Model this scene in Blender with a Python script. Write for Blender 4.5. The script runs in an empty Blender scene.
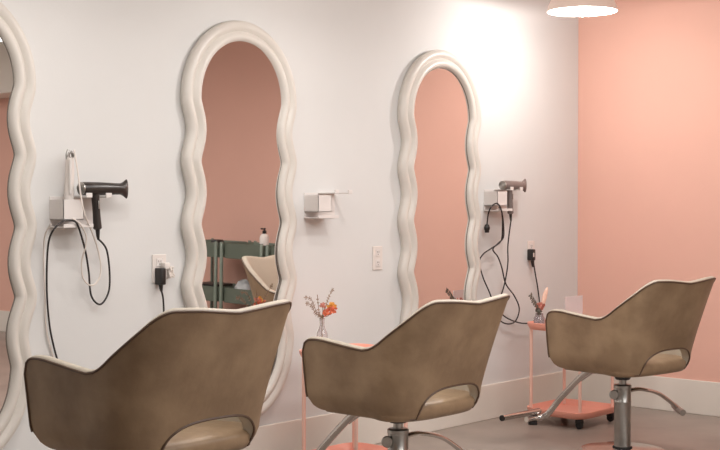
import bpy, bmesh, math, random
from mathutils import Vector, Matrix
random.seed(7)
C = bpy.context.scene.collection
PI = math.pi
D = 4.48          # distance of the white mirror wall (plane y = D)
LX = 7.21         # pink end wall (plane x = LX)
EYE = 1.3
F = 1275.0
A0 = math.radians(41.55)
CA, SA = math.cos(A0), math.sin(A0)

def at(px, py, off=0.0):
    """point `off` metres in front of the white wall, measured from the photograph"""
    t = (px - 360) / F
    s = (D - off) / (SA - CA * t)
    return Vector((s * (CA + SA * t), D - off, EYE - (py - 202) * s / F))

# ------------------------------------------------------------ materials
def srgb(r, g, b):
    f = lambda c: (c / 255 / 12.92) if c / 255 <= 0.04045 else ((c / 255 + 0.055) / 1.055) ** 2.4
    return (f(r), f(g), f(b), 1)

def mat(name, col, rough=0.5, metal=0.0, var=0.0, scale=6.0, bump=0.0, bscale=60.0, spec=0.5,
        trans=0.0, emit=None, estr=0.0, coat=0.0, col2=None, detail=4.0, alpha=1.0):
    m = bpy.data.materials.new(name); m.use_nodes = True
    nt = m.node_tree; b = nt.nodes['Principled BSDF']
    b.inputs['Base Color'].default_value = col
    b.inputs['Roughness'].default_value = rough
    b.inputs['Metallic'].default_value = metal
    b.inputs['Specular IOR Level'].default_value = spec
    b.inputs['Transmission Weight'].default_value = trans
    b.inputs['Coat Weight'].default_value = coat
    b.inputs['Alpha'].default_value = alpha
    if emit is not None:
        b.inputs['Emission Color'].default_value = emit
        b.inputs['Emission Strength'].default_value = estr
    tc = nt.nodes.new('ShaderNodeTexCoord')
    if var > 0 or col2 is not None:
        n = nt.nodes.new('ShaderNodeTexNoise'); n.inputs['Scale'].default_value = scale
        n.inputs['Detail'].default_value = detail
        r = nt.nodes.new('ShaderNodeValToRGB')
        c2 = col2 if col2 is not None else tuple(c * (1 - var) for c in col[:3]) + (1,)
        c1 = col if col2 is not None else tuple(min(1, c * (1 + var)) for c in col[:3]) + (1,)
        r.color_ramp.elements[0].position = 0.35; r.color_ramp.elements[1].position = 0.65
        r.color_ramp.elements[0].color = c2; r.color_ramp.elements[1].color = c1
        nt.links.new(tc.outputs['Object'], n.inputs['Vector'])
        nt.links.new(n.outputs['Fac'], r.inputs['Fac'])
        nt.links.new(r.outputs['Color'], b.inputs['Base Color'])
    if bump > 0:
        n2 = nt.nodes.new('ShaderNodeTexNoise'); n2.inputs['Scale'].default_value = bscale
        n2.inputs['Detail'].default_value = 6
        bp = nt.nodes.new('ShaderNodeBump'); bp.inputs['Strength'].default_value = bump
        bp.inputs['Distance'].default_value = 0.01
        nt.links.new(tc.outputs['Object'], n2.inputs['Vector'])
        nt.links.new(n2.outputs['Fac'], bp.inputs['Height'])
        nt.links.new(bp.outputs['Normal'], b.inputs['Normal'])
    return m

M = {}
M['white_wall'] = mat('white_wall_paint', srgb(219, 218, 216), 0.75, var=0.02, scale=1.5, bump=0.03, bscale=90, spec=0.3)
M['pink_wall'] = mat('pink_wall_paint', srgb(231, 182, 165), 0.7, var=0.02, scale=1.2, bump=0.03, bscale=90, spec=0.3)
M['ceiling'] = mat('ceiling_paint', srgb(225, 218, 210), 0.9, var=0.02)
M['base'] = mat('baseboard_paint', srgb(230, 222, 212), 0.5, var=0.01)
M['floor'] = mat('floor_concrete', srgb(160, 147, 137), 0.33, col2=srgb(138, 126, 117), scale=2.2, bump=0.05, bscale=25, detail=8)
M['frame'] = mat('mirror_frame_plaster', srgb(214, 208, 200), 0.38, var=0.02, scale=5, spec=0.5)
M['glass'] = mat('mirror_glass', (0.88, 0.86, 0.85, 1), 0.015, metal=1.0)
M['back_edge'] = mat('mirror_backing', srgb(128, 120, 112), 0.6)
M['taupe'] = mat('taupe_vinyl', srgb(160, 135, 107), 0.42, col2=srgb(136, 112, 87), scale=8, bump=0.12, bscale=38, spec=0.45)
M['cream'] = mat('cream_vinyl', srgb(190, 179, 162), 0.5, var=0.03, scale=6, bump=0.1, bscale=45)
M['piping'] = mat('brown_piping', srgb(92, 70, 54), 0.45, var=0.05)
M['chrome'] = mat('chrome', (0.62, 0.6, 0.58, 1), 0.14, metal=1.0, var=0.03, scale=15)
M['steel'] = mat('brushed_steel', (0.42, 0.41, 0.39, 1), 0.28, metal=1.0, var=0.06, scale=20)
M['black'] = mat('black_plastic', srgb(34, 31, 30), 0.4, var=0.08, scale=20)
M['dryer_black'] = mat('dryer_black', srgb(48, 42, 39), 0.3, var=0.08, scale=20)
M['dryer_grey'] = mat('dryer_grey', srgb(118, 106, 102), 0.35, var=0.05, scale=20)
M['cord'] = mat('cord_rubber', srgb(36, 31, 30), 0.5, var=0.05)
M['white_cord'] = mat('white_cord_rubber', srgb(226, 216, 208), 0.5, var=0.02)
M['white_metal'] = mat('white_powder_coat', srgb(226, 220, 216), 0.4, var=0.02)
M['white_plastic'] = mat('white_plastic', srgb(228, 220, 214), 0.35, var=0.02)
M['slot'] = mat('dark_slot', srgb(95, 85, 80), 0.6)
M['salmon'] = mat('salmon_powder_coat', srgb(241, 166, 146), 0.4, var=0.02, scale=6)
M['salmon_post'] = mat('salmon_post_paint', srgb(238, 194, 178), 0.4, var=0.02, scale=6)
M['sage'] = mat('sage_powder_coat', srgb(118, 128, 115), 0.45, var=0.05, scale=6)
M['rubber'] = mat('black_rubber', srgb(30, 26, 25), 0.7, var=0.1)
M['vase'] = mat('clear_glass', (0.95, 0.93, 0.93, 1), 0.05, trans=0.85, var=0.01)
M['vase_grey'] = mat('smoky_glass', (0.72, 0.66, 0.68, 1), 0.08, trans=0.8, var=0.01)
M['acrylic'] = mat('frosted_acrylic', (0.95, 0.95, 0.98, 1), 0.35, trans=0.55, var=0.01, alpha=0.75)
M['bag'] = mat('clear_plastic_bag', (0.85, 0.85, 0.85, 1), 0.25, trans=0.5, var=0.02)
M['stem'] = mat('dried_stem', srgb(140, 112, 84), 0.8, var=0.15, scale=30)
M['fern'] = mat('dried_fern', srgb(150, 130, 116), 0.8, var=0.15, scale=40)
M['eucalyptus'] = mat('eucalyptus_leaf', srgb(104, 102, 92), 0.7, var=0.15, scale=40)
M['orange'] = mat('orange_petal', srgb(226, 128, 92), 0.7, col2=srgb(204, 104, 76), scale=60)
M['yellow'] = mat('yellow_petal', srgb(240, 182, 92), 0.7, var=0.1, scale=60)
M['green_tip'] = mat('dried_green', srgb(120, 122, 84), 0.8, var=0.1, scale=60)
M['pampas'] = mat('peach_pampas', srgb(236, 196, 176), 0.9, var=0.08, scale=60)
M['rose'] = mat('dusty_rose_petal', srgb(200, 130, 114), 0.8, var=0.15, scale=60)
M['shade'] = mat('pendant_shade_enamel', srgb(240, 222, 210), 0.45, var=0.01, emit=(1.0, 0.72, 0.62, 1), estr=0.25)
M['shade_in'] = mat('pendant_shade_lining', (0.9, 0.88, 0.86, 1), 0.6, var=0.01, emit=(1, .93, .88, 1), estr=1.2)
M['bulb'] = mat('bulb_glow', (1, 1, 1, 1), 0.4, emit=(1, 0.93, 0.85, 1), estr=25, var=0.001)

# ------------------------------------------------------------ mesh helpers
def link_mesh(name, bm, m, parent=None, smooth=True, loc=None, sharp=40):
    me = bpy.data.meshes.new(name)
    bmesh.ops.recalc_face_normals(bm, faces=bm.faces)
    bm.to_mesh(me); bm.free()
    for mm in (m if isinstance(m, (list, tuple)) else [m]): me.materials.append(mm)
    if smooth:
        for p in me.polygons: p.use_smooth = True
        me.set_sharp_from_angle(angle=math.radians(sharp))
    o = bpy.data.objects.new(name, me); C.objects.link(o)
    if parent is not None: o.parent = parent
    if loc is not None: o.location = loc
    return o

def thing(name, label, cat, loc=(0, 0, 0), rz=0.0, group=None):
    o = bpy.data.objects.new(name, None); C.objects.link(o)
    o.empty_display_size = 0.05
    o.location = loc; o.rotation_euler = (0, 0, rz)
    return tag(o, label, cat, group)

def tag(o, label, cat, group=None):
    o['label'] = label; o['category'] = cat
    if group: o['group'] = group
    return o

def struct(name, bm, m, smooth=False):
    o = link_mesh(name, bm, m, smooth=smooth); o['kind'] = 'structure'; return o

def box(bm, x0, x1, y0, y1, z0, z1, bev=0.0, seg=2):
    r = bmesh.ops.create_cube(bm, size=1.0)
    vs = r['verts']
    for v in vs:
        v.co = Vector(((x0 + x1) / 2 + v.co.x * (x1 - x0), (y0 + y1) / 2 + v.co.y * (y1 - y0), (z0 + z1) / 2 + v.co.z * (z1 - z0)))
    if bev > 0:
        es = list({e for v in vs for e in v.link_edges})
        bmesh.ops.bevel(bm, geom=es, offset=bev, segments=seg, affect='EDGES', profile=0.5)
    return bm

def B(*a, **k):
    bm = bmesh.new(); return box(bm, *a, **k)

def lathe(bm, prof, n=28, cx=0, cy=0, cz=0, rot=None):
    """prof: list of (radius, z)"""
    rings = []
    for r, z in prof:
        if r < 1e-5:
            v = bm.verts.new((0, 0, z)); rings.append([v])
        else:
            rings.append([bm.verts.new((r * math.cos(2 * PI * i / n), r * math.sin(2 * PI * i / n), z)) for i in range(n)])
    for a, b in zip(rings, rings[1:]):
        if len(a) == 1 and len(b) == 1: continue
        for i in range(n):
            j = (i + 1) % n
            if len(a) == 1: bm.faces.new((a[0], b[i], b[j]))
            elif len(b) == 1: bm.faces.new((a[i], a[j], b[0]))
            else: bm.faces.new((a[i], a[j], b[j], b[i]))
    allv = [v for r in rings for v in r]
    if rot is not None: bmesh.ops.transform(bm, matrix=rot, verts=allv)
    bmesh.ops.translate(bm, vec=(cx, cy, cz), verts=allv)
    return bm

def catmull(pts, k=8, closed=False):
    pts = [Vector(p) for p in pts]
    if len(pts) < 3: return pts
    out = []; n = len(pts)
    rng = range(n) if closed else range(n - 1)
    for i in rng:
        if closed: p0, p1, p2, p3 = pts[i - 1], pts[i], pts[(i + 1) % n], pts[(i + 2) % n]
        else: p0, p1, p2, p3 = pts[max(i - 1, 0)], pts[i], pts[i + 1], pts[min(i + 2, n - 1)]
        for j in range(k):
            t = j / k
            out.append(0.5 * ((2 * p1) + (p2 - p0) * t + (2 * p0 - 5 * p1 + 4 * p2 - p3) * t * t + (-p0 + 3 * p1 - 3 * p2 + p3) * t ** 3))
    if not closed: out.append(pts[-1])
    return out

def tube(bm, pts, r, n=8, cap=True, closed=False, flat=1.0):
    pts = [Vector(p) for p in pts]
    m = len(pts); rad = r if callable(r) else (lambda t: r)
    rings = []; up = None
    for i, p in enumerate(pts):
        if closed: d = pts[(i + 1) % m] - pts[i - 1]
        else: d = pts[min(i + 1, m - 1)] - pts[max(i - 1, 0)]
        d.normalize()
        if up is None:
            up = Vector((0, 0, 1)) if abs(d.z) < 0.9 else Vector((0, 1, 0))
        s = d.cross(up).normalized(); up = s.cross(d).normalized()
        R = rad(i / max(1, m - 1))
        rings.append([bm.verts.new(p + s * (R * math.cos(2 * PI * k / n)) + up * (R * flat * math.sin(2 * PI * k / n))) for k in range(n)])
    prs = list(zip(rings, rings[1:]))
    if closed: prs.append((rings[-1], rings[0]))
    for a, b in prs:
        for k in range(n):
            j = (k + 1) % n
            bm.faces.new((a[k], a[j], b[j], b[k]))
    if cap and not closed:
        bm.faces.new(rings[0]); bm.faces.new(rings[-1])
    return bm

def T(pts, r, n=8, k=8, closed=False, flat=1.0):
    bm = bmesh.new(); return tube(bm, catmull(pts, k, closed), r, n, True, closed, flat)

def sphere(bm, c, r, sx=1, sy=1, sz=1, seg=14):
    res = bmesh.ops.create_uvsphere(bm, u_segments=seg, v_segments=max(6, seg // 2), radius=r)
    for v in res['verts']:
        v.co = Vector((v.co.x * sx + c[0], v.co.y * sy + c[1], v.co.z * sz + c[2]))
    return bm

def rounded_slab(bm, hx, hy, rc, prof, n=6):
    """rounded rectangle swept through a vertical profile [(inset, z)...]; both ends capped"""
    rings = []
    for ins, z in prof:
        ring = []
        ax, ay, rr = hx - ins, hy - ins, max(rc - ins, 0.004)
        for (sx, sy, a0) in ((1, 1, 0), (-1, 1, 90), (-1, -1, 180), (1, -1, 270)):
            for i in range(n + 1):
                a = math.radians(a0 + 90 * i / n)
                ring.append(bm.verts.new((sx * (ax - rr) + rr * math.cos(a), sy * (ay - rr) + rr * math.sin(a), z)))
        rings.append(ring)
    for a, b in zip(rings, rings[1:]):
        m = len(a)
        for i in range(m):
            j = (i + 1) % m
            bm.faces.new((a[i], a[j], b[j], b[i]))
    bm.faces.new(rings[0]); bm.faces.new(rings[-1])
    return bm

def dup(root, loc, rz=None, label=None, group=None):
    r = root.copy(); C.objects.link(r); r.location = loc
    if rz is not None: r.rotation_euler = (0, 0, rz)
    if label: r['label'] = label
    if group: r['group'] = group
    for ch in list(root.children):
        c = ch.copy(); C.objects.link(c); c.parent = r
        for g in ch.children:
            d = g.copy(); C.objects.link(d); d.parent = c
    return r

# ------------------------------------------------------------ the room
X0, Y0, H = -2.2, -3.2, 2.9
struct('floor', B(X0, LX, Y0, D, -0.1, 0), M['floor'])
struct('ceiling', B(X0, LX, Y0, D, H, H + 0.1), M['ceiling'])
struct('wall_back', B(X0 - .1, LX + .1, D, D + .12, 0, H), M['white_wall'])
struct('wall_right', B(LX, LX + .12, Y0, D, 0, H), M['pink_wall'])
struct('wall_left', B(X0 - .12, X0, Y0, D, 0, H), M['white_wall'])
struct('wall_front', B(X0 - .1, LX + .1, Y0 - .12, Y0, 0, H), M['white_wall'])
BH = 0.208
def baseboard(x0, x1, y0, y1):
    bm = B(x0, x1, y0, y1, 0, BH, bev=0.004, seg=2); return bm
struct('baseboard_back', baseboard(X0, LX - 0.016, D - 0.016, D - .0005), M['base'])
struct('baseboard_right', baseboard(LX - 0.016, LX - .0005, Y0, D - 0.0005), M['base'])
struct('baseboard_left', baseboard(X0 + .0005, X0 + 0.016, Y0, D - 0.017), M['base'])
# white soffit high on the far part of the pink wall (seen in the left mirror)
struct('trim_1', B(LX - 0.35, LX - .001, Y0 + .001, -1.2, 2.34, H - .001), M['base'])

# ------------------------------------------------------------ wavy mirrors
MZ, MB = 1.2, 0.58
def outline(n_side=70, n_arc=26):
    pts = []
    w0, am = 0.349, 0.0155
    for i in range(n_side):                       # right side going up
        z = MZ - MB + 2 * MB * i / n_side
        pts.append(((w0 + am * math.cos(2 * PI * (z - MZ) / 0.29)), z))
    for i in range(n_arc * 2):
        a = PI * i / (n_arc * 2)
        pts.append(((w0 + am) * math.cos(a), MZ + MB + 0.38 * math.sin(a)))
    for i in range(n_side):
        z = MZ + MB - 2 * MB * i / n_side
        pts.append((-(w0 + am * math.cos(2 * PI * (z - MZ) / 0.29)), z))
    for i in range(n_arc * 2):
        a = PI + PI * i / (n_arc * 2)
        pts.append(((w0 + am) * math.cos(a), MZ - MB + 0.38 * math.sin(a)))
    q = lambda z: 1 - 0.07 * min(1, max(0, (0.92 - z) / 0.36))
    return [(x * q(z), z) for x, z in pts]
OUT = outline()
def offset_ring(pts, d):
    n = len(pts); res = []
    for i in range(n):
        ax, az = pts[i - 1]; bx, bz = pts[(i + 1) % n]
        tx, tz = bx - ax, bz - az; l = math.hypot(tx, tz)
        res.append((pts[i][0] - tz / l * d, pts[i][1] + tx / l * d))
    return res
def make_mirror(label, cx):
    t = thing('wavy_mirror', label, 'mirror', (cx, D, 0))
    prof = [(0.006, 0.001), (0.004, 0.012), (-0.002, 0.022), (0.0, 0.034), (0.008, 0.045), (0.022, 0.052), (0.036, 0.050),
            (0.046, 0.042), (0.050, 0.039), (0.056, 0.043), (0.066, 0.053), (0.080, 0.056), (0.092, 0.050), (0.100, 0.036),
            (0.101, 0.026)]
    bm = bmesh.new(); rings = []
    for ins, dep in prof:
        rings.append([bm.verts.new((x, -dep, z)) for x, z in offset_ring(OUT, ins)])
    n = len(OUT)
    for a, b in zip(rings, rings[1:]):
        for i in range(n):
            j = (i + 1) % n
            bm.faces.new((a[i], a[j], b[j], b[i]))
    link_mesh('frame', bm, M['frame'], t, sharp=60)
    # thin dark bead where glass meets the frame
    bm = bmesh.new()
    tube(bm, [(x, -0.031, z) for x, z in offset_ring(OUT, 0.103)], 0.0022, 6, False, True)
    link_mesh('inner_bead', bm, M['back_edge'], t)
    bm = bmesh.new()
    ring = [bm.verts.new((x, 0, z - MZ)) for x, z in offset_ring(OUT, 0.097)]
    c = bm.verts.new((0, 0, 0))
    for i in range(n): bm.faces.new((ring[i], ring[(i + 1) % n], c))
    g = link_mesh('mirror_glass', bm, M['glass'], t, smooth=False, loc=(0, -0.030, MZ))
    return t, g
m1, _ = make_mirror('cream wavy-edged tall mirror nearest the camera, cut by the left edge of the photo', 2.66)
m2, g2 = make_mirror('cream wavy-edged tall mirror reflecting sage carts and a salmon wall, middle of three', 4.175)
g2.rotation_euler = (math.radians(0.65), 0, math.radians(0.35))
m3, _ = make_mirror('cream wavy-edged tall mirror reflecting only pale pink wall, nearest the pink corner', 5.72)


# ------------------------------------------------------------ salon chairs
def smoothed(fn, w=0.02, k=7):
    return lambda s: sum(fn(s + w * (2 * i / (k - 1) - 1)) for i in range(k)) / k
def lerp_table(tab):
    def f(s):
        if s <= tab[0][0]: return tab[0][1]
        for (a, va), (b, vb) in zip(tab, tab[1:]):
            if s <= b: return va + (vb - va) * (s - a) / (b - a)
        return tab[-1][1]
    return f
HW, FR, CY, BB = 0.289, 0.234, -0.06, 0.215
def half_path():
    """from the arm front (d = 0) to the middle of the back; list of (d, x, y)"""
    pts = []
    for i in range(22): pts.append((HW - 0.012 * (1 - i / 21.0) ** 2 * 0, FR + (CY - FR) * i / 22.0))
    N = 46
    for i in range(N + 1):
        a = (PI / 2) * i / N
        e = 2 / 3.2
        pts.append((HW * math.cos(a) ** e if i < N else 0.0, CY - BB * math.sin(a) ** e))
    out = []; d = 0
    for i, p in enumerate(pts):
        if i: d += math.dist(p, pts[i - 1])
        out.append((d, p[0], p[1]))
    return out
HP = half_path(); LEN = HP[-1][0]
TOPF = smoothed(lerp_table([(-1, .768), (0.0, .768), (0.08, .776), (0.325, .746), (0.480, .940), (0.58, .938), (LEN, .922)]), 0.032, 9)
def top_h(d):
    z = TOPF(d)
    if d < 0.045: z -= 0.045 * (1 - math.sqrt(max(0, 1 - (1 - d / 0.045) ** 2)))
    return z
ZB = 0.488
def bot_h(d, x):
    z = ZB
    if d < 0.055: z += 0.055 * (1 - math.sqrt(max(0, 1 - (1 - d / 0.055) ** 2)))
    x -= 0.012
    if d > 0.3 and abs(x) < 0.195:                     # arched opening under the back
        q = abs(x) / 0.195
        z += 0.115 * (1 - q ** 3.2) ** (1 / 2.2)
    return z
def shell_pt(d, x, y, z, ins):
    """ins = inward offset from the outer skin"""
    wb = min(1, max(0, (0.02 - y) / 0.26)); wb = wb * wb * (3 - 2 * wb)
    k = max(0, z - 0.56) / 0.37
    nx, ny = x / (HW * HW), (min(0, y - CY)) / (BB * BB); l = math.hypot(nx, ny) or 1; nx /= l; ny /= l
    tuck = 0.0
    q = max(0, 1 - (z - ZB) / 0.075)
    tuck = 0.032 * q * q
    fl = (0.034 * min(1.1, (z - ZB) / 0.28) - 0.018) * (1 - wb)
    X = x * (1 + 0.06 * k * wb) - nx * (ins + tuck) + (fl if x > 0 else -fl)
    Y = y - ny * (ins + tuck) - 0.125 * wb * k ** 1.15
    return Vector((X, Y, z))
KS = 1.06                       # chair scale
LOW = -0.078 / KS               # column is shorter by this much
def make_chair(label, loc, rz, dz):
    t = thing('salon_chair', label, 'chair', (loc[0] * KS, loc[1] * KS, 0), rz, None)
    t.scale = (KS, KS, KS)
    dz += LOW
    cols = [(d, -x, y) for d, x, y in HP] + [(d, x, y) for d, x, y in reversed(HP[:-1])]
    TH = 0.037; NV = 16
    outer, rimtop, edge = bmesh.new(), bmesh.new(), []
    og, ig = [], []
    lowedge = []
    for d, x, y in cols:
        zt, zb = top_h(d), bot_h(d, x)
        if zt - zb < 0.02: zt = zb + 0.02
        th = TH * min(1, 0.5 + d / 0.08)
        oc = [shell_pt(d, x, y, zb + (zt - zb - 0.006) * i / NV, 0) for i in range(NV + 1)]
        edge.append(oc[-1] + Vector((0, 0, 0.002))); lowedge.append(oc[0])
        og.append([outer.verts.new(p) for p in oc])
        # lining: over the rim and down inside
        ic = [oc[-1]]
        for a in (35, 65, 90, 115, 145):
            a = math.radians(a)
            ic.append(shell_pt(d, x, y, zt - 0.006 + 0.012 * math.sin(a), th * (1 - math.cos(a)) / 2))
        for i in range(NV, -1, -1):
            ic.append(shell_pt(d, x, y, zb + (zt - zb - 0.006) * i / NV, th + 0.010 * math.sin(PI * i / NV)))
        ic.append(oc[0])
        ig.append([rimtop.verts.new(p) for p in ic])
    for g, bm in ((og, outer), (ig, rimtop)):
        for a, b in zip(g, g[1:]):
            for i in range(len(a) - 1): bm.faces.new((a[i], a[i + 1], b[i + 1], b[i]))
    def fronts(bm, o_, i_):                               # close the two arm fronts
        pass
    # arm fronts belong to the outer shell
    for idx in (0, -1):
        o_ = [v.co.copy() for v in og[idx]]; i_ = [v.co.copy() for v in ig[idx][6:6 + NV + 1]][::-1]
        prev = None; mid_prev = None
        bulge = Vector((0, 0.018, 0))
        rows = []
        for i in range(NV + 1):
            a, c = o_[i], i_[i]; q = math.sin(PI * min(1, max(0, i / NV))) ** 0.5
            rows.append([outer.verts.new(a.lerp(c, f) + bulge * (math.sin(PI * f) ** 0.6) * q) for f in (0, .15, .35, .5, .65, .85, 1)])
        for ra, rb in zip(rows, rows[1:]):
            for j in range(6): outer.faces.new((ra[j], ra[j + 1], rb[j + 1], rb[j]))
    bmesh.ops.remove_doubles(outer, verts=outer.verts, dist=0.0004)
    link_mesh('shell', outer, M['taupe'], t, sharp=50, loc=(0, 0, dz))
    lin = link_mesh('inner_lining', rimtop, M['cream'], t, sharp=60, loc=(0, 0, dz)); lin['label'] = 'cream lining'
    bm = bmesh.new(); tube(bm, edge, 0.0042, 6)
    # piping runs down both arm fronts too
    for idx, s in ((0, -1), (-1, 1)):
        tube(bm, [v.co.copy() if False else p for p in [shell_pt(0, s * HW, FR, top_h(0) - 0.004 - (top_h(0) - bot_h(0, HW)) * i / 10, -0.001) for i in range(11)]], 0.0038, 6)
    arch = [p for p, c in zip(lowedge, cols) if c[0] > 0.3 and abs(c[1] - 0.012) < 0.225]
    tube(bm, arch, 0.0042, 6)
    pp = link_mesh('piping', bm, M['piping'], t, loc=(0, 0, dz)); pp['label'] = 'dark brown piping'
    # seat cushion, filling the horseshoe
    bm = bmesh.new()
    ring0 = []
    for d, x, y in cols:
        ring0.append((x, y, d))
    prof = [(0.060, ZB - 0.012), (0.038, ZB - 0.008), (0.022, ZB + 0.012), (0.020, ZB + 0.035), (0.028, ZB + 0.046), (0.045, ZB + 0.056), (0.09, ZB + 0.062)]
    rings = []
    for ins, z in prof:
        ring = []
        for x, y, d in ring0:
            nx, ny = x / (HW * HW), (min(0, y - CY)) / (BB * BB); l = math.hypot(nx, ny) or 1
            ins0 = ins; ins = ins0 + 0.026 * min(1, max(0, (y + 0.17) / 0.1))
            Y = y - ny / l * ins
            if y > 0: Y = y - (0.02 + ins * 0.6) * (y / FR)
            ring.append(bm.verts.new((x - nx / l * ins, Y, z))); ins = ins0
        # rounded front edge
        a, b = ring[-1].co.copy(), ring[0].co.copy()
        for f in (.08, .25, .5, .75, .92):
            p = a.lerp(b, f); p.y += 0.05 * math.sin(PI * f) ** 0.6; ring.append(bm.verts.new(p))
        rings.append(ring)
    for a, b in zip(rings, rings[1:]):
        n = len(a)
        for i in range(n):
            j = (i + 1) % n; bm.faces.new((a[i], a[j], b[j], b[i]))
    bm.faces.new(rings[0]); bm.faces.new(rings[-1])
    link_mesh('seat_cushion', bm, [M['taupe'], M['cream']], t, sharp=50, loc=(0, 0, dz))
    so = t.children[-1]
    for p in so.data.polygons:
        zc = p.center.z
        if zc > ZB + 0.045: p.material_index = 1
    # mount plate
    bm = bmesh.new()
    rounded_slab(bm, 0.10, 0.085, 0.03, [(0.0, ZB - 0.014), (0.0, ZB - 0.026), (0.02, ZB - 0.032)])
    lathe(bm, [(0, ZB - 0.058), (0.034, ZB - 0.058), (0.05, ZB - 0.03), (0.0, ZB - 0.03)], 20)
    link_mesh('mount_plate', bm, M['black'], t, loc=(0, 0, dz))
    bm = lathe(bmesh.new(), [(0, 0.25), (0.019, 0.25), (0.019, ZB - 0.05 + dz), (0, ZB - 0.05 + dz)], 24)
    link_mesh('piston', bm, M['steel'], t)
    bm = lathe(bmesh.new(), [(0, 0.09), (0.041, 0.09), (0.041, 0.318), (0.0425, 0.320), (0.0425, 0.324), (0.041, 0.326), (0.041, 0.386), (0.043, 0.388), (0.043, 0.402), (0.038, 0.406), (0.022, 0.406), (0, 0.406)], 32)
    link_mesh('column', bm, M['steel'], t, loc=(0, 0, LOW))
    bm = lathe(bmesh.new(), [(0, 0.02), (0.048, 0.02), (0.048, 0.026), (0.044, 0.029), (0, 0.029)], 32)
    link_mesh('collar', bm, M['rubber'], t)
    bm = lathe(bmesh.new(), [(0, 0.0), (0.205, 0.0), (0.21, 0.006), (0.205, 0.012), (0.17, 0.015), (0.10, 0.018), (0.05, 0.022), (0, 0.022)], 56)
    link_mesh('base_disc', bm, M['chrome'], t)
    # round adjuster on the left of the column
    bm = lathe(bmesh.new(), [(0, -0.008), (0.020, -0.008), (0.023, -0.004), (0.023, 0.004), (0.020, 0.008), (0, 0.008)], 24, -0.052, 0.012, 0.358,
               Matrix.Rotation(math.radians(-48), 4, 'Z') @ Matrix.Rotation(PI / 2, 4, 'X'))
    link_mesh('adjuster_knob', bm, M['steel'], t, loc=(0, 0, LOW))
    # pump lever to the right
    lev = [(0.035, -0.01, 0.372), (0.10, -0.03, 0.376), (0.20, -0.06, 0.350), (0.275, -0.085, 0.300), (0.315, -0.095, 0.265)]
    bm = T(lev, 0.016, 10, flat=0.6)
    lo = link_mesh('pump_lever', bm, M['chrome'], t, loc=(0, 0, LOW))
    bm = T([(0.345, -0.055, 0.272), (0.320, -0.095, 0.262), (0.293, -0.145, 0.252)], 0.0165, 12)
    link_mesh('pedal_grip', bm, M['steel'], lo)
    # footrest: bent tube from under the seat to a low cross bar
    zf = -0.07
    fr_ = [(-0.04, 0.14, 0.462 + dz), (-0.035, 0.21, 0.440 + dz), (-0.012, 0.38, 0.295 + zf), (0.005, 0.485, 0.196 + zf), (-0.01, 0.525, 0.172 + zf), (-0.06, 0.54, 0.166 + zf), (-0.10, 0.54, 0.169 + zf)]
    bm = T(fr_, 0.0155, 12)
    fo = link_mesh('footrest', bm, M['chrome'], t)
    bm = T([(0.06, 0.13, 0.462 + dz), (0.05, 0.20, 0.452 + dz), (0.006, 0.27, 0.395 + dz)], 0.007, 8)
    link_mesh('brace', bm, M['chrome'], fo)
    bm = T([(-0.285, 0.535, 0.198 + zf), (-0.10, 0.538, 0.202 + zf), (0.0, 0.54, 0.204 + zf)], 0.0155, 14)
    fb = link_mesh('foot_bar', bm, M['chrome'], fo)
    bm = lathe(bmesh.new(), [(0, -0.004), (0.0155, -0.004), (0.0155, 0.004), (0, 0.004)], 16, -0.288, 0.535, 0.198 + zf, Matrix.Rotation(PI / 2, 4, 'Y'))
    link_mesh('end_cap', bm, M['rubber'], fo)
    bm = lathe(bmesh.new(), [(0, -0.012), (0.024, -0.012), (0.024, 0.006), (0, 0.006)], 16, -0.05, 0.54, 0.150 + zf)
    link_mesh('rubber_stop', bm, M['rubber'], fo)
    return t
make_chair('taupe salon chair with dark piping, nearest and largest, in front of the left mirror', (2.508, 3.079, 0), 0, 0.062)
make_chair('taupe salon chair in front of the wavy mirror that shows only pink, middle of three', (3.86, 3.22, 0), 0, 0.0)
make_chair('taupe salon chair farthest away, seen against the pink wall with its pump lever out', (5.525, 3.175, 0), math.radians(-8), 0.0)

# ------------------------------------------------------------ salmon trolleys
def make_trolley(label, loc, rz):
    t = thing('side_trolley', label, 'trolley', loc, rz)
    hx, hy = 0.202, 0.189
    for nm, z in (('top_tray', 0.55), ('bottom_tray', 0.054)):
        bm = bmesh.new()
        rounded_slab(bm, hx + .02, hy + .02, 0.09, [(0.035, z), (0.015, z + 0.004), (0.002, z + 0.026), (0.0, z + 0.042), (0.004, z + 0.044), (0.009, z + 0.041), (0.022, z + 0.014), (0.04, z + 0.010)])
        link_mesh(nm, bm, M['salmon'], t, sharp=60)
    for sx in (-1, 1):
        for sy in (-1, 1):
            bm = lathe(bmesh.new(), [(0, 0.07), (0.0095, 0.07), (0.0095, 0.565), (0, 0.565)], 14, sx * (hx - .022), sy * (hy - .022))
            link_mesh('post', bm, M['salmon_post'], t)
            bm = bmesh.new()
            lathe(bm, [(0, -0.011), (0.019, -0.011), (0.022, -0.007), (0.022, 0.007), (0.019, 0.011), (0, 0.011)], 20, 0, 0, 0.022, Matrix.Rotation(PI / 2, 4, 'Y'))
            box(bm, -0.016, 0.016, -0.020, 0.020, 0.030, 0.055, bev=0.005)
            link_mesh('caster', bm, M['rubber'], t, loc=(sx * (hx - .03), sy * (hy - .03), 0))
    return t
make_trolley('salmon pink two-tray trolley on casters between middle chair and middle mirror', (4.545, 4.06, 0), 0)
make_trolley('salmon pink two-tray trolley on casters in the corner by the pink wall', (6.45, 4.045, 0), 0)
TT = 0.55 + 0.0095    # tray surface

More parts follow.
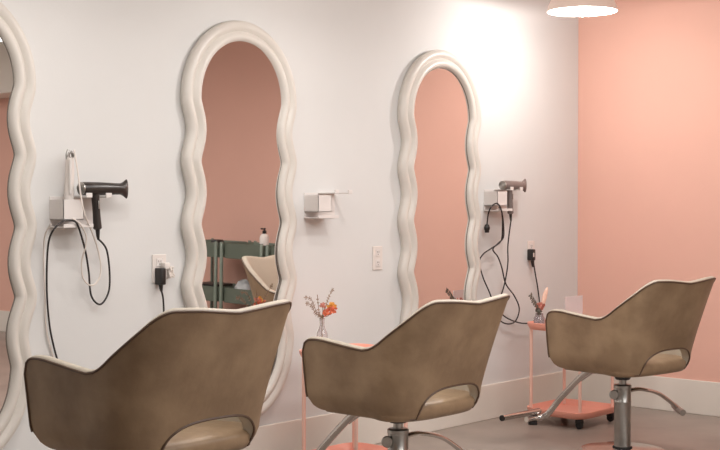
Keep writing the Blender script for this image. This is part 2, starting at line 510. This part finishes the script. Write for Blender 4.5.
# ------------------------------------------------------------ vases with dried flowers
def leafy(bm, pts, n, ll, lw, side=2):
    P = catmull(pts, 6)
    for i in range(n):
        f = 0.25 + 0.75 * i / n; k = min(len(P) - 2, int(f * (len(P) - 1)))
        p = P[k]; d = (P[k + 1] - P[k]).normalized()
        for s in (-1, 1) if side == 2 else (1,):
            o = Vector((random.uniform(-.4, .4), random.uniform(-.6, .6), random.uniform(-.4, .4)))
            dir_ = (d.cross(Vector((0, 1, 0))) * s + d * 0.7 + o * .5).normalized()
            sidev = dir_.cross(Vector((0, 1, 0.2))).normalized()
            a = bm.verts.new(p); b = bm.verts.new(p + dir_ * ll * .5 + sidev * lw); c = bm.verts.new(p + dir_ * ll); e = bm.verts.new(p + dir_ * ll * .5 - sidev * lw)
            bm.faces.new((a, b, c, e))
def sprig(label, base, pts, m, n=10, ll=0.02, lw=0.004, name='dried_sprig', cat='dried sprig', side=2, r=0.0016):
    t = thing(name, label, cat, base)
    bm = bmesh.new(); tube(bm, catmull(pts, 6), r, 6); link_mesh('stem', bm, M['stem'], t)
    bm = bmesh.new(); leafy(bm, pts, n, ll, lw, side); o = link_mesh('leaves', bm, m, t, smooth=False)
    return t
def bloom(label, base, pts, c, r, m, seed, petals=26, long=1.0, name='dried_flower', m2=None):
    t = thing(name, label, 'dried flower', base)
    bm = bmesh.new(); tube(bm, catmull(pts, 6), 0.0018, 6); link_mesh('stem', bm, M['stem'], t)
    rnd = random.Random(seed); bm = bmesh.new(); bm2 = bmesh.new()
    sphere(bm, c, r * .6, 1, 1, long, 10)
    for i in range(petals):
        d = Vector((rnd.gauss(0, 1), rnd.gauss(0, 1), rnd.gauss(0, 1) + .4)).normalized(); d.z *= long
        s = d.cross(Vector((.3, .5, .2))).normalized(); q = s.cross(d).normalized()
        B_ = bm2 if (m2 and d.z > 0.35) else bm
        p = Vector(c) + d * r * .4
        vs = [p, p + d * r * .45 + s * r * .3, p + d * r * .8 + q * r * .12, p + d * r * .45 - s * r * .3]
        B_.faces.new([B_.verts.new(v) for v in vs])
    link_mesh('petals', bm, m, t, smooth=False)
    if m2: link_mesh('petal_tips', bm2, m2, t, smooth=False)
    else: bm2.free()
    return t
def vase(label, loc, prof, m, water=0.0):
    t = thing('bud_vase', label, 'vase', loc)
    bm = lathe(bmesh.new(), prof, 28); link_mesh('glass_body', bm, m, t)
    return t
# vase beside middle mirror: bottle shape
v1 = Vector((4.490, 4.225, TT))
vase('clear ribbed glass bud vase on the middle trolley beside an armrest', v1,
     [(r, z * 1.35) for r, z in [(0, 0), (0.026, 0), (0.029, 0.006), (0.029, 0.05), (0.026, 0.078), (0.015, 0.098), (0.012, 0.108), (0.013, 0.128), (0.016, 0.132),
      (0.0125, 0.130), (0.0095, 0.108), (0.012, 0.098), (0.023, 0.078), (0.026, 0.05), (0.026, 0.008), (0, 0.006)]], M['vase'])
z0 = 0.02
def st(*p): return [(0, 0, z0), (0.002, 0, 0.17)] + [(a, b, c + 0.022) for a, b, c in p]
sprig('wispy dried fern sprig arching lowest to the left out of the clear vase', v1, st((-0.045, 0.0, 0.18), (-0.085, -.01, 0.225), (-0.125, -.01, 0.235)), M['fern'], 14, 0.016, 0.003)
sprig('wispy dried fern sprig arching above another to the left out of the clear vase', v1, st((-0.025, .01, 0.18), (-0.065, .01, 0.25), (-0.115, .01, 0.262)), M['fern'], 12, 0.014, 0.003)
sprig('thin upright dried sprig standing in the middle of the clear vase', v1, st((-0.004, .015, 0.18), (-0.012, .02, 0.27)), M['fern'], 10, 0.012, 0.003)
sprig('long dried sprig leaning right with tiny leaves in the clear vase', v1, st((0.025, 0.01, 0.18), (0.07, .02, 0.255), (0.105, .02, 0.295)), M['fern'], 14, 0.014, 0.003)
bloom('yellow and orange dried flower leaning right in the clear vase', v1, st((0.03, -.01, 0.165), (0.05, -.012, 0.185)), (0.052, -0.014, 0.222), 0.026, M['orange'], 3, 34, 1.1, m2=M['yellow'])
bloom('small orange dried flower low in the centre of the clear vase', v1, st((0.012, -.012, 0.165), (0.014, -.014, 0.172)), (0.016, -0.016, 0.202), 0.019, M['orange'], 5, 26)
bloom('tiny brown-orange dried bud above the rim of the clear vase', v1, st((0.006, 0, 0.19), (0.006, .0, 0.21)), (0.006, 0.0, 0.238), 0.016, M['rose'], 8, 18)
# vase in the corner: short jar
v2 = Vector((6.285, 4.165, TT))
vase('short smoky glass jar vase on the corner trolley by the wall', v2,
     [(0, 0), (0.030, 0), (0.033, 0.005), (0.033, 0.060), (0.024, 0.074), (0.022, 0.088), (0.019, 0.088), (0.020, 0.072), (0.029, 0.058), (0.029, 0.008), (0, 0.007)], M['vase_grey'])
def st2(*p): return [(0, 0, z0), (0.0, 0, 0.08)] + list(p)
sprig('grey eucalyptus sprig leaning far left out of the smoky jar', v2, st2((-0.03, -.01, 0.115), (-0.075, -.015, 0.155), (-0.125, -.02, 0.205)), M['eucalyptus'], 18, 0.022, 0.007, 'eucalyptus_sprig', 'sprig')
bloom('dusty rose dried flower just above the rim of the smoky jar', v2, st2((-0.005, -.01, 0.10), (-0.006, -.012, 0.11)), (-0.008, -0.014, 0.122), 0.030, M['rose'], 11, 30)
bloom('dark green dried seed head low at the left of the smoky jar', v2, st2((-0.02, -.012, 0.092), (-0.026, -.014, 0.097)), (-0.03, -0.016, 0.10), 0.020, M['eucalyptus'], 12, 22)
t = thing('pampas_plume', 'peach pampas plume leaning right out of the smoky jar', 'dried grass', v2)
bm = bmesh.new(); tube(bm, catmull(st2((0.02, 0, 0.12), (0.035, 0, 0.14)), 6), 0.0016, 6); link_mesh('stem', bm, M['stem'], t)
bm = bmesh.new(); tube(bm, catmull([(0.028, 0, 0.115), (0.045, 0, 0.16), (0.066, 0, 0.205), (0.085, 0, 0.235)], 6), lambda q: 0.003 + 0.011 * math.sin(PI * min(1, q * .92 + .06)), 8)
link_mesh('plume', bm, M['pampas'], t)
# frosted card holder
t = thing('card_holder', 'frosted clear acrylic card holder standing on the corner trolley', 'card holder', (6.46, 4.04, TT), 0)
link_mesh('panel', B(-0.095, 0.095, -0.0025, 0.0025, 0.004, 0.185, bev=0.001), M['acrylic'], t, smooth=False)
link_mesh('foot', B(-0.095, 0.095, -0.03, 0.03, 0, 0.005, bev=0.001), M['acrylic'], t, smooth=False)

# ------------------------------------------------------------ wall tool holders
def make_holder(label, x, dz):
    t = thing('tool_holder', label, 'tool holder', (x, D, dz))
    link_mesh('back_plate', B(0.0, 0.225, -0.005, -0.0005, 1.205, 1.335, bev=0.0015), M['white_metal'], t, smooth=False)
    bm = bmesh.new()           # open box
    for a in ((0.0, 0.100, -0.10, -0.096, 1.238, 1.322), (0.0, 0.004, -0.10, -0.004, 1.238, 1.322), (0.096, 0.100, -0.10, -0.004, 1.238, 1.322),
              (0.0, 0.100, -0.10, -0.004, 1.238, 1.242)): box(bm, *a, bev=0.001)
    link_mesh('bin', bm, M['white_metal'], t, smooth=False)
    bm = bmesh.new()
    box(bm, -0.004, 0.145, -0.105, -0.004, 1.206, 1.211, bev=0.001); box(bm, -0.004, 0.145, -0.107, -0.103, 1.206, 1.221, bev=0.001)
    link_mesh('cord_tray', bm, M['white_metal'], t, smooth=False)
    bm = bmesh.new()           # two-pronged dryer cradle
    box(bm, 0.098, 0.225, -0.035, -0.004, 1.330, 1.336, bev=0.0015)
    box(bm, 0.098, 0.122, -0.125, -0.03, 1.330, 1.336, bev=0.0015)
    box(bm, 0.198, 0.222, -0.125, -0.03, 1.330, 1.336, bev=0.0015)
    for xx in (0.110, 0.210): box(bm, xx - .015, xx + .015, -0.128, -0.122, 1.330, 1.350, bev=0.002)
    link_mesh('dryer_cradle', bm, M['white_metal'], t, smooth=False)
    return t
make_holder('white metal wall holder carrying a white styler and a black hair dryer', 3.108, -0.012)
make_holder('empty white metal wall holder between the middle and right mirrors', 4.628, 0.012)
make_holder('white metal wall holder carrying a grey hair dryer near the pink corner', 6.165, 0.04)

def make_dryer(label, x, z, mb, cord_pts, plug=False, mn=None, tilt=0.0):
    """barrel along x, handle through the cradle"""
    t = thing('hair_dryer', label, 'hair dryer', (x, D - 0.085, z), 0)
    Ry = Matrix.Rotation(PI / 2, 4, 'Y')
    bm = lathe(bmesh.new(), [(0, -0.118), (0.012, -0.118), (0.026, -0.115), (0.028, -0.108), (0.028, -0.06), (0.028, -0.02), (0.0265, 0.03), (0.025, 0.06), (0.024, 0.07), (0, 0.07)], 28, 0, 0, 0, Ry)
    link_mesh('barrel', bm, mb, t)
    bm = bmesh.new()
    lathe(bm, [(0, -0.1205), (0.023, -0.1205), (0.027, -0.1175), (0.027, -0.112), (0, -0.112)], 28, 0, 0, 0, Ry)
    for rr in (0.009, 0.016, 0.021): tube(bm, [(-0.1215, rr * math.cos(a * PI / 9), rr * math.sin(a * PI / 9)) for a in range(18)], 0.0012, 5, False, True)
    link_mesh('intake_grille', bm, M['steel'], t)
    # flared nozzle, flattened to a slot
    bm = bmesh.new()
    lathe(bm, [(0, 0), (0.025, 0.0), (0.024, 0.02), (0.030, 0.035), (0.042, 0.052), (0.040, 0.055), (0.026, 0.036), (0, 0.03)], 28, 0, 0, 0, Ry)
    for v in bm.verts:
        f = max(0, v.co.x - 0.02) / 0.035; v.co.y *= 1 - 0.75 * f
        v.co.x += 0.068
    link_mesh('nozzle', bm, mn or M['dryer_black'], t)
    bm = bmesh.new()
    tube(bm, catmull([(-0.044, 0, -0.015), (-0.041, 0, -0.06), (-0.036, 0, -0.12), (-0.032, 0, -0.172)], 6), lambda q: 0.0195 - 0.003 * math.sin(PI * q) - (0.006 if q > .97 else 0), 14)
    link_mesh('handle', bm, mb, t)
    bm = bmesh.new(); box(bm, -0.044, -0.036, -0.024, -0.019, -0.085, -0.050, bev=0.002)
    link_mesh('switch', bm, M['steel'], t)
    bm = bmesh.new(); tube(bm, [(-0.032, 0, -0.170), (-0.030, 0, -0.20), (-0.028, 0, -0.215)], lambda q: 0.010 - 0.005 * q, 10)
    link_mesh('strain_relief', bm, M['black'], t)
    o = Vector(t.location)
    P = [Vector((-0.028, 0, -0.212))] + [p - o for p in cord_pts]
    bm = bmesh.new(); tube(bm, catmull(P, 8), 0.0042, 8)
    c = link_mesh('cord', bm, M['cord'], t)
    return t
R = lambda l: [at(a, b, o) for a, b, o in l]
# black dryer: the cord loops back over the tray and down behind the chair to the outlet
c1 = R([(106.5, 250, .06), (109.5, 275, .04), (108, 293, .03), (100, 304.5, .03), (91, 296, .03), (88.5, 272, .05), (85, 250, .08), (78.5, 227, .112), (75, 221.5, .112), (70, 220.5, .10),
        (62, 222, .112), (52, 232, .112), (47.5, 250, .06), (46.5, 290, .03), (49, 325, .02), (54, 350, .02), (59, 366, .02), (72, 400, .03), (100, 425, .03), (135, 410, .03),
        (158, 360, .02), (163, 320, .03), (163, 300, .035), (161, 290, .04)])
d1 = make_dryer('matt black hair dryer with flared nozzle hanging in the leftmost wall holder', 3.322, 1.356, M['dryer_black'], c1)
# plug of this dryer in the outlet
o = d1.location; p = at(160.5, 277, .03) - o
bm = bmesh.new(); box(bm, p.x - 0.014, p.x + 0.014, p.y - 0.022, p.y + 0.026, p.z - 0.035, p.z + 0.04, bev=0.005)
tube(bm, [p + Vector((0.0, 0, -0.03)), p + Vector((0.004, 0, -0.065))], lambda q: 0.012 - 0.006 * q, 10)
link_mesh('plug', bm, M['black'], d1)
c3 = R([(508, 245, .06), (508, 263, .05), (505.5, 280, .05), (502, 293, .05), (496, 307, .05), (499, 319, .05), (507, 324, .05), (515.5, 321.5, .05), (519.5, 309, .05), (514.5, 296, .05), (506, 284, .06),
        (502, 268, .06), (498, 257, .06), (493, 249.5, .06), (498, 243.5, .07), (503.5, 237, .08), (503.3, 222, .112), (501, 209, .118), (497, 203.5, .115), (492, 206, .118), (488.5, 213, .10), (487, 225, .05)])
d3 = make_dryer('grey hair dryer hanging in the wall holder nearest the pink corner', 6.352, 1.400, M['dryer_grey'], c3, mn=M['dryer_grey'])
o = d3.location; p = at(487, 228, .05) - o
bm = bmesh.new(); sphere(bm, p, 0.021, 1, .8, 1.15, 14); box(bm, p.x - .012, p.x + .012, p.y - .01, p.y + .01, p.z - .028, p.z + .02, bev=0.004)
link_mesh('plug', bm, M['black'], d3)

# white styling iron standing in the first bin
t = thing('styling_iron', 'white hair styling iron standing upright in the leftmost wall holder', 'styling iron', (3.170, D - 0.052, 1.232), 0)
bm = bmesh.new()
tube(bm, catmull([(-0.002, 0, 0.0), (0, 0, 0.10), (0.004, 0, 0.20), (0.004, 0, 0.255)], 6), lambda q: 0.024 - 0.006 * q, 16, flat=.8)
link_mesh('body', bm, M['white_plastic'], t)
bm = bmesh.new(); tube(bm, catmull([(-0.006, -.016, 0.10), (-0.01, -.022, 0.18), (-0.006, -.02, 0.245)], 5), 0.007, 8); link_mesh('clamp', bm, M['white_metal'], t)
bm = bmesh.new()
for s, h in ((-1, 0.285), (1, 0.278)): tube(bm, catmull([(s * 0.012 + .004, 0, 0.24), (s * 0.014 + .004, 0, 0.265), (s * 0.006 + .004, 0, h)], 5), 0.006, 8)
tube(bm, [(0.004 + 0.011 * math.cos(a * PI / 8), -.012, 0.262 + 0.011 * math.sin(a * PI / 8)) for a in range(16)], 0.0028, 6, False, True)
link_mesh('hanging_loop', bm, M['steel'], t)
o = Vector(t.location)
cp = [p - o for p in R([(74.5, 150, .06), (78, 172, .10), (81, 197, .125), (85, 215, .13), (93, 235, .08), (99, 255, .05), (100.5, 272, .05), (96, 283, .05), (89, 285, .05), (82.5, 277, .05), (81.5, 262, .06), (85, 248, .085), (86, 236, .10), (80, 224, .118), (72, 218.5, .10)])]
bm = bmesh.new(); tube(bm, catmull(cp, 8), 0.0034, 8); link_mesh('cord', bm, M['white_cord'], t)

# second white cord down the left of holder one
bm = bmesh.new(); tube(bm, catmull(R([(51, 224, .09), (45, 235, .05), (43.5, 255, .012), (44.5, 290, .012), (46, 330, .012), (53, 360, .012), (58, 395, .012), (62, 430, .012)]), 8), 0.0032, 8)
tag(link_mesh('extension_cord', bm, M['white_cord'], None), 'thin white cord hanging straight down beside the leftmost mirror', 'cord')

# black cord from the right holder to the corner outlet
t = thing('power_cord', 'black power cord looping from the right holder to the corner outlet', 'cord', at(532, 255, .03))
o = Vector(t.location)
cp = [p - o for p in R([(499, 207.5, .09), (500.5, 209, .118), (502, 214, .118), (502.5, 228, .09), (501, 241, .05), (492, 248, .03), (483.5, 254, .03), (479.5, 262, .03), (483, 277, .03), (489, 291, .03), (495, 305, .03), (503, 315, .03), (512, 320.5, .03), (524, 323.5, .03),
                        (534, 321, .03), (539.5, 308, .02), (538.5, 292, .02), (535.5, 274, .025), (533.5, 262, .03)])]
bm = bmesh.new(); tube(bm, catmull(cp, 8), 0.0042, 8); link_mesh('cord', bm, M['cord'], t)
bm = bmesh.new(); box(bm, -0.016, 0.016, -0.018, 0.026, -0.034, 0.036, bev=0.006); tube(bm, [(0.006, 0, -0.035), (0.012, 0, -0.075)], lambda q: 0.013 - 0.007 * q, 10)
link_mesh('plug', bm, M['black'], t)
bm = bmesh.new(); box(bm, -0.013, -0.001, -0.0195, -0.0175, -0.012, 0.014, bev=0.0008)
link_mesh('plug_sticker', bm, M['white_plastic'], t)

# outlets
def outlet(label, c):
    t = thing('wall_outlet', label, 'outlet', c)
    link_mesh('cover_plate', B(-0.040, 0.040, -0.006, -0.0005, -0.064, 0.064, bev=0.003), M['white_plastic'], t, smooth=False)
    for s in (-1, 1):
        bm = B(-0.017, 0.017, -0.0085, -0.005, s * 0.028 - 0.019, s * 0.028 + 0.019, bev=0.003)
        so = link_mesh('socket', bm, M['white_metal'], t, smooth=False)
        bm = bmesh.new()
        for xx in (-.006, .006): box(bm, xx - .0012, xx + .0012, -0.0092, -0.0084, s * 0.028, s * 0.028 + 0.009)
        lathe(bm, [(0, -.0004), (0.0028, -.0004), (0.0028, .0004), (0, .0004)], 10, 0, -0.0088, s * 0.028 - 0.008, Matrix.Rotation(PI / 2, 4, 'X'))
        link_mesh('slot', bm, M['slot'], so, smooth=False)
    return t
outlet('white wall outlet with black and white plugs in it, below the black hair dryer', at(158.5, 268.5))
outlet('bare white wall outlet with nothing plugged in, below the empty holder', at(377, 258))
outlet('white wall outlet holding one black plug, above the corner trolley', at(530.5, 251))
# white plug with bunched cord beside the black one
t = thing('white_plug', 'white plug with bunched white cord on the outlet left of the middle mirror', 'plug', at(167, 270, .03))
bm = B(-0.02, 0.012, -0.01, 0.026, 0.002, 0.034, bev=0.006); link_mesh('plug_body', bm, M['white_plastic'], t)
rnd = random.Random(4); pts = []
for i in range(34):
    a = i * 2.1; pts.append((0.012 + 0.016 * math.cos(a) * rnd.uniform(.6, 1), -0.006 + 0.012 * math.sin(a * 1.7), -0.012 + 0.034 * math.sin(a * .93) * rnd.uniform(.6, 1)))
bm = T(pts, 0.0034, 6, 6); link_mesh('bunched_cord', bm, M['white_cord'], t)

# ------------------------------------------------------------ pendant lamps (a row over the stations)
def pendant(label, x, y, zr, PW=13):
    t = thing('pendant_lamp', label, 'pendant lamp', (x, y, zr), 0)
    sc_ = 1.06 if zr > 2.32 else 1.0
    prof = [(0.186 * sc_, 0.0), (0.180 * sc_, 0.03), (0.165 * sc_, 0.065), (0.14, 0.10), (0.10, 0.135), (0.06, 0.155), (0.035, 0.165)]
    bm = lathe(bmesh.new(), prof + [(0.0, 0.168)], 48)
    link_mesh('lamp_shade', bm, M['shade'], t)
    bm = lathe(bmesh.new(), [(r - 0.004, z - 0.0005 + 0.001) for r, z in prof] + [(0, 0.158)], 48)
    link_mesh('shade_lining', bm, M['shade_in'], t)
    bm = lathe(bmesh.new(), [(0, 0.165), (0.026, 0.165), (0.028, 0.20), (0.012, 0.225), (0, 0.225)], 24); link_mesh('lamp_cap', bm, M['white_metal'], t)
    bm = lathe(bmesh.new(), [(0, 0.22), (0.0035, 0.22), (0.0035, H - zr - 0.02), (0, H - zr - 0.02)], 8); link_mesh('suspension_cord', bm, M['white_cord'], t)
    bm = lathe(bmesh.new(), [(0, H - zr - 0.025), (0.05, H - zr - 0.02), (0.055, H - zr - .0005), (0, H - zr - .0005)], 24); link_mesh('ceiling_rose', bm, M['white_metal'], t)
    bm = sphere(bmesh.new(), (0, 0, 0.012), 0.036, 1, 1, 1.1, 18)
    b = link_mesh('bulb', bm, M['bulb'], t)
    L = bpy.data.lights.new('pendant_light', 'POINT'); L.energy = PW; L.color = (1.0, 0.96, 0.93); L.shadow_soft_size = 0.035
    lo = bpy.data.objects.new('pendant_light', L); C.objects.link(lo); lo.location = (x, y, zr - 0.055)
    return t
pendant('white dome pendant lamp glowing near the pink corner', 6.22, 3.84, 2.372, 28)
for x, l in ((4.32, 'white dome pendant lamp hanging over the middle station'), (2.78, 'white dome pendant lamp hanging over the left station')):
    pendant(l, x, 3.61, 2.30)

# ------------------------------------------------------------ sage carts by the pink wall (seen in the middle mirror)
def make_cart(label, loc):
    t = thing('utility_cart', label, 'cart', loc)
    hx, hy = 0.17, 0.215
    for z in (0.800, 0.455, 0.125):
        bm = bmesh.new()
        rounded_slab(bm, hx, hy, 0.03, [(0.004, z), (0.0, z + 0.004), (0.0, z + 0.112), (-0.004, z + 0.116), (0.004, z + 0.116), (0.006, z + 0.008), (0.01, z + 0.005)])
        link_mesh('tray', bm, M['sage'], t, sharp=50)
    for sx in (-1, 1):
        for sy in (-1, 1):
            bm = lathe(bmesh.new(), [(0, 0.06), (0.014, 0.06), (0.014, 0.92), (0.010, 0.925), (0, 0.925)], 14, sx * (hx + .012), sy * (hy + .004)); link_mesh('post', bm, M['sage'], t)
            bm = lathe(bmesh.new(), [(0, -0.012), (0.03, -0.012), (0.03, 0.012), (0, 0.012)], 18, sx * (hx + .012), sy * (hy + .004), 0.03, Matrix.Rotation(PI / 2, 4, 'Y')); link_mesh('caster', bm, M['rubber'], t)
    return t
CX = 6.9
make_cart('sage green three-tier cart with plastic bag and white bottle, reflected in middle mirror', (CX, 1.80, 0))
make_cart('sage green three-tier utility cart beyond another, holding a dark box, reflected in mirror', (CX, 1.299, 0))
make_cart('sage green three-tier cart reflected at the right edge of the middle mirror', (CX, 2.301, 0))
t = thing('pump_bottle', 'white bottle with black cap on the sage cart, reflected in mirror', 'bottle', (CX - .1, 1.965, 0.808))
bm = lathe(bmesh.new(), [(0, 0), (0.034, 0), (0.036, 0.005), (0.036, 0.165), (0.028, 0.185), (0.014, 0.195), (0, 0.195)], 24); link_mesh('bottle_body', bm, M['white_plastic'], t)
bm = lathe(bmesh.new(), [(0, 0.19), (0.016, 0.19), (0.016, 0.215), (0.008, 0.22), (0.008, 0.235), (0, 0.237)], 18); box(bm, -0.035, 0.008, -0.007, 0.007, 0.226, 0.238, bev=.002); link_mesh('pump_cap', bm, M['black'], t)
bm = B(-0.037, 0.037, -0.02, 0.02, 0.07, 0.12, bev=0.008); link_mesh('bottle_label', bm, M['black'], t)
bm = bmesh.new(); rounded_slab(bm, 0.10, 0.13, 0.02, [(0.004, 0), (0, 0.005), (0, 0.11), (0.006, 0.116)])
tag(link_mesh('storage_box', bm, M['black'], None, loc=(CX, 1.299, 0.4625)), 'dark box in the second tray of a sage cart, reflected in mirror', 'box')
bm = bmesh.new(); sphere(bm, (0, 0, 0.085), 0.085, .9, 1.1, 1.0, 20)
rnd = random.Random(9)
for v in bm.verts: v.co = Vector((v.co.x * rnd.uniform(.85, 1.1), v.co.y * rnd.uniform(.85, 1.1), max(0.0, v.co.z * rnd.uniform(.9, 1.05))))
tag(link_mesh('plastic_bag', bm, M['bag'], None, loc=(CX - .05, 1.70, 0.463)), 'crumpled clear plastic bag in a sage cart tray, reflected in mirror', 'bag')
t = thing('hair_brush', 'black hair brush propped in the top tray of a sage cart, reflected in mirror', 'brush', (CX - .08, 1.44, 0.806))
bm = bmesh.new(); box(bm, -0.045, 0.03, -0.05, 0.03, 0.0, 0.13, bev=0.012); link_mesh('brush_head', bm, M['black'], t)
bm = bmesh.new(); tube(bm, [(0, -0.04, 0.10), (0, -0.12, 0.02)], 0.009, 8); link_mesh('handle', bm, M['black'], t)

# ------------------------------------------------------------ light
def area(name, loc, size, sy, energy, color, rot=(0, 0, 0)):
    L = bpy.data.lights.new(name, 'AREA'); L.energy = energy; L.shape = 'RECTANGLE'; L.size = size; L.size_y = sy; L.color = color
    o = bpy.data.objects.new(name, L); C.objects.link(o); o.location = loc; o.rotation_euler = rot
    return o
area('ambient_fill', (2.6, -1.0, H - 0.02), 3.0, 1.6, 78, (1.0, 0.985, 0.97))  # added fill behind the camera for general ambient light, no real fixture
area('soffit_fill', (4.6, -2.2, H - 0.02), 1.0, 1.0, 30, (1.0, 0.985, 0.97))  # added fill to brighten the white soffit mirrored at the left
area('mid_room_fill', (4.2, 1.5, 2.45), 2.4, 1.2, 36, (1.0, 0.985, 0.97))  # made-up fill, set below the ceiling so wall tops stay dim
area('station_fill', (3.9, 2.95, 2.42), 4.4, 0.25, 38, (1.0, 0.985, 0.97))  # invented strip of fill along the stations, kept low to leave wall tops dark
w = bpy.data.worlds.new('world'); bpy.context.scene.world = w; w.use_nodes = True
w.node_tree.nodes['Background'].inputs[0].default_value = (0.8, 0.78, 0.75, 1)
w.node_tree.nodes['Background'].inputs[1].default_value = 0.3

# ------------------------------------------------------------ camera
cd = bpy.data.cameras.new('camera'); cam = bpy.data.objects.new('camera', cd); C.objects.link(cam)
cd.sensor_width = 36; cd.lens = F / 720 * 36; cd.clip_start = 0.02
cam.location = (0, 0, EYE)
cam.rotation_euler = (PI / 2 - math.atan(23 / F), 0, A0 - PI / 2)
sc = bpy.context.scene
sc.camera = cam
sc.view_settings.view_transform = 'Standard'
sc.view_settings.look = 'None'
sc.view_settings.exposure = 0.0
sc.cycles.use_denoising = True
sc.cycles.max_bounces = 8
sc.cycles.diffuse_bounces = 4
sc.cycles.sample_clamp_indirect = 5
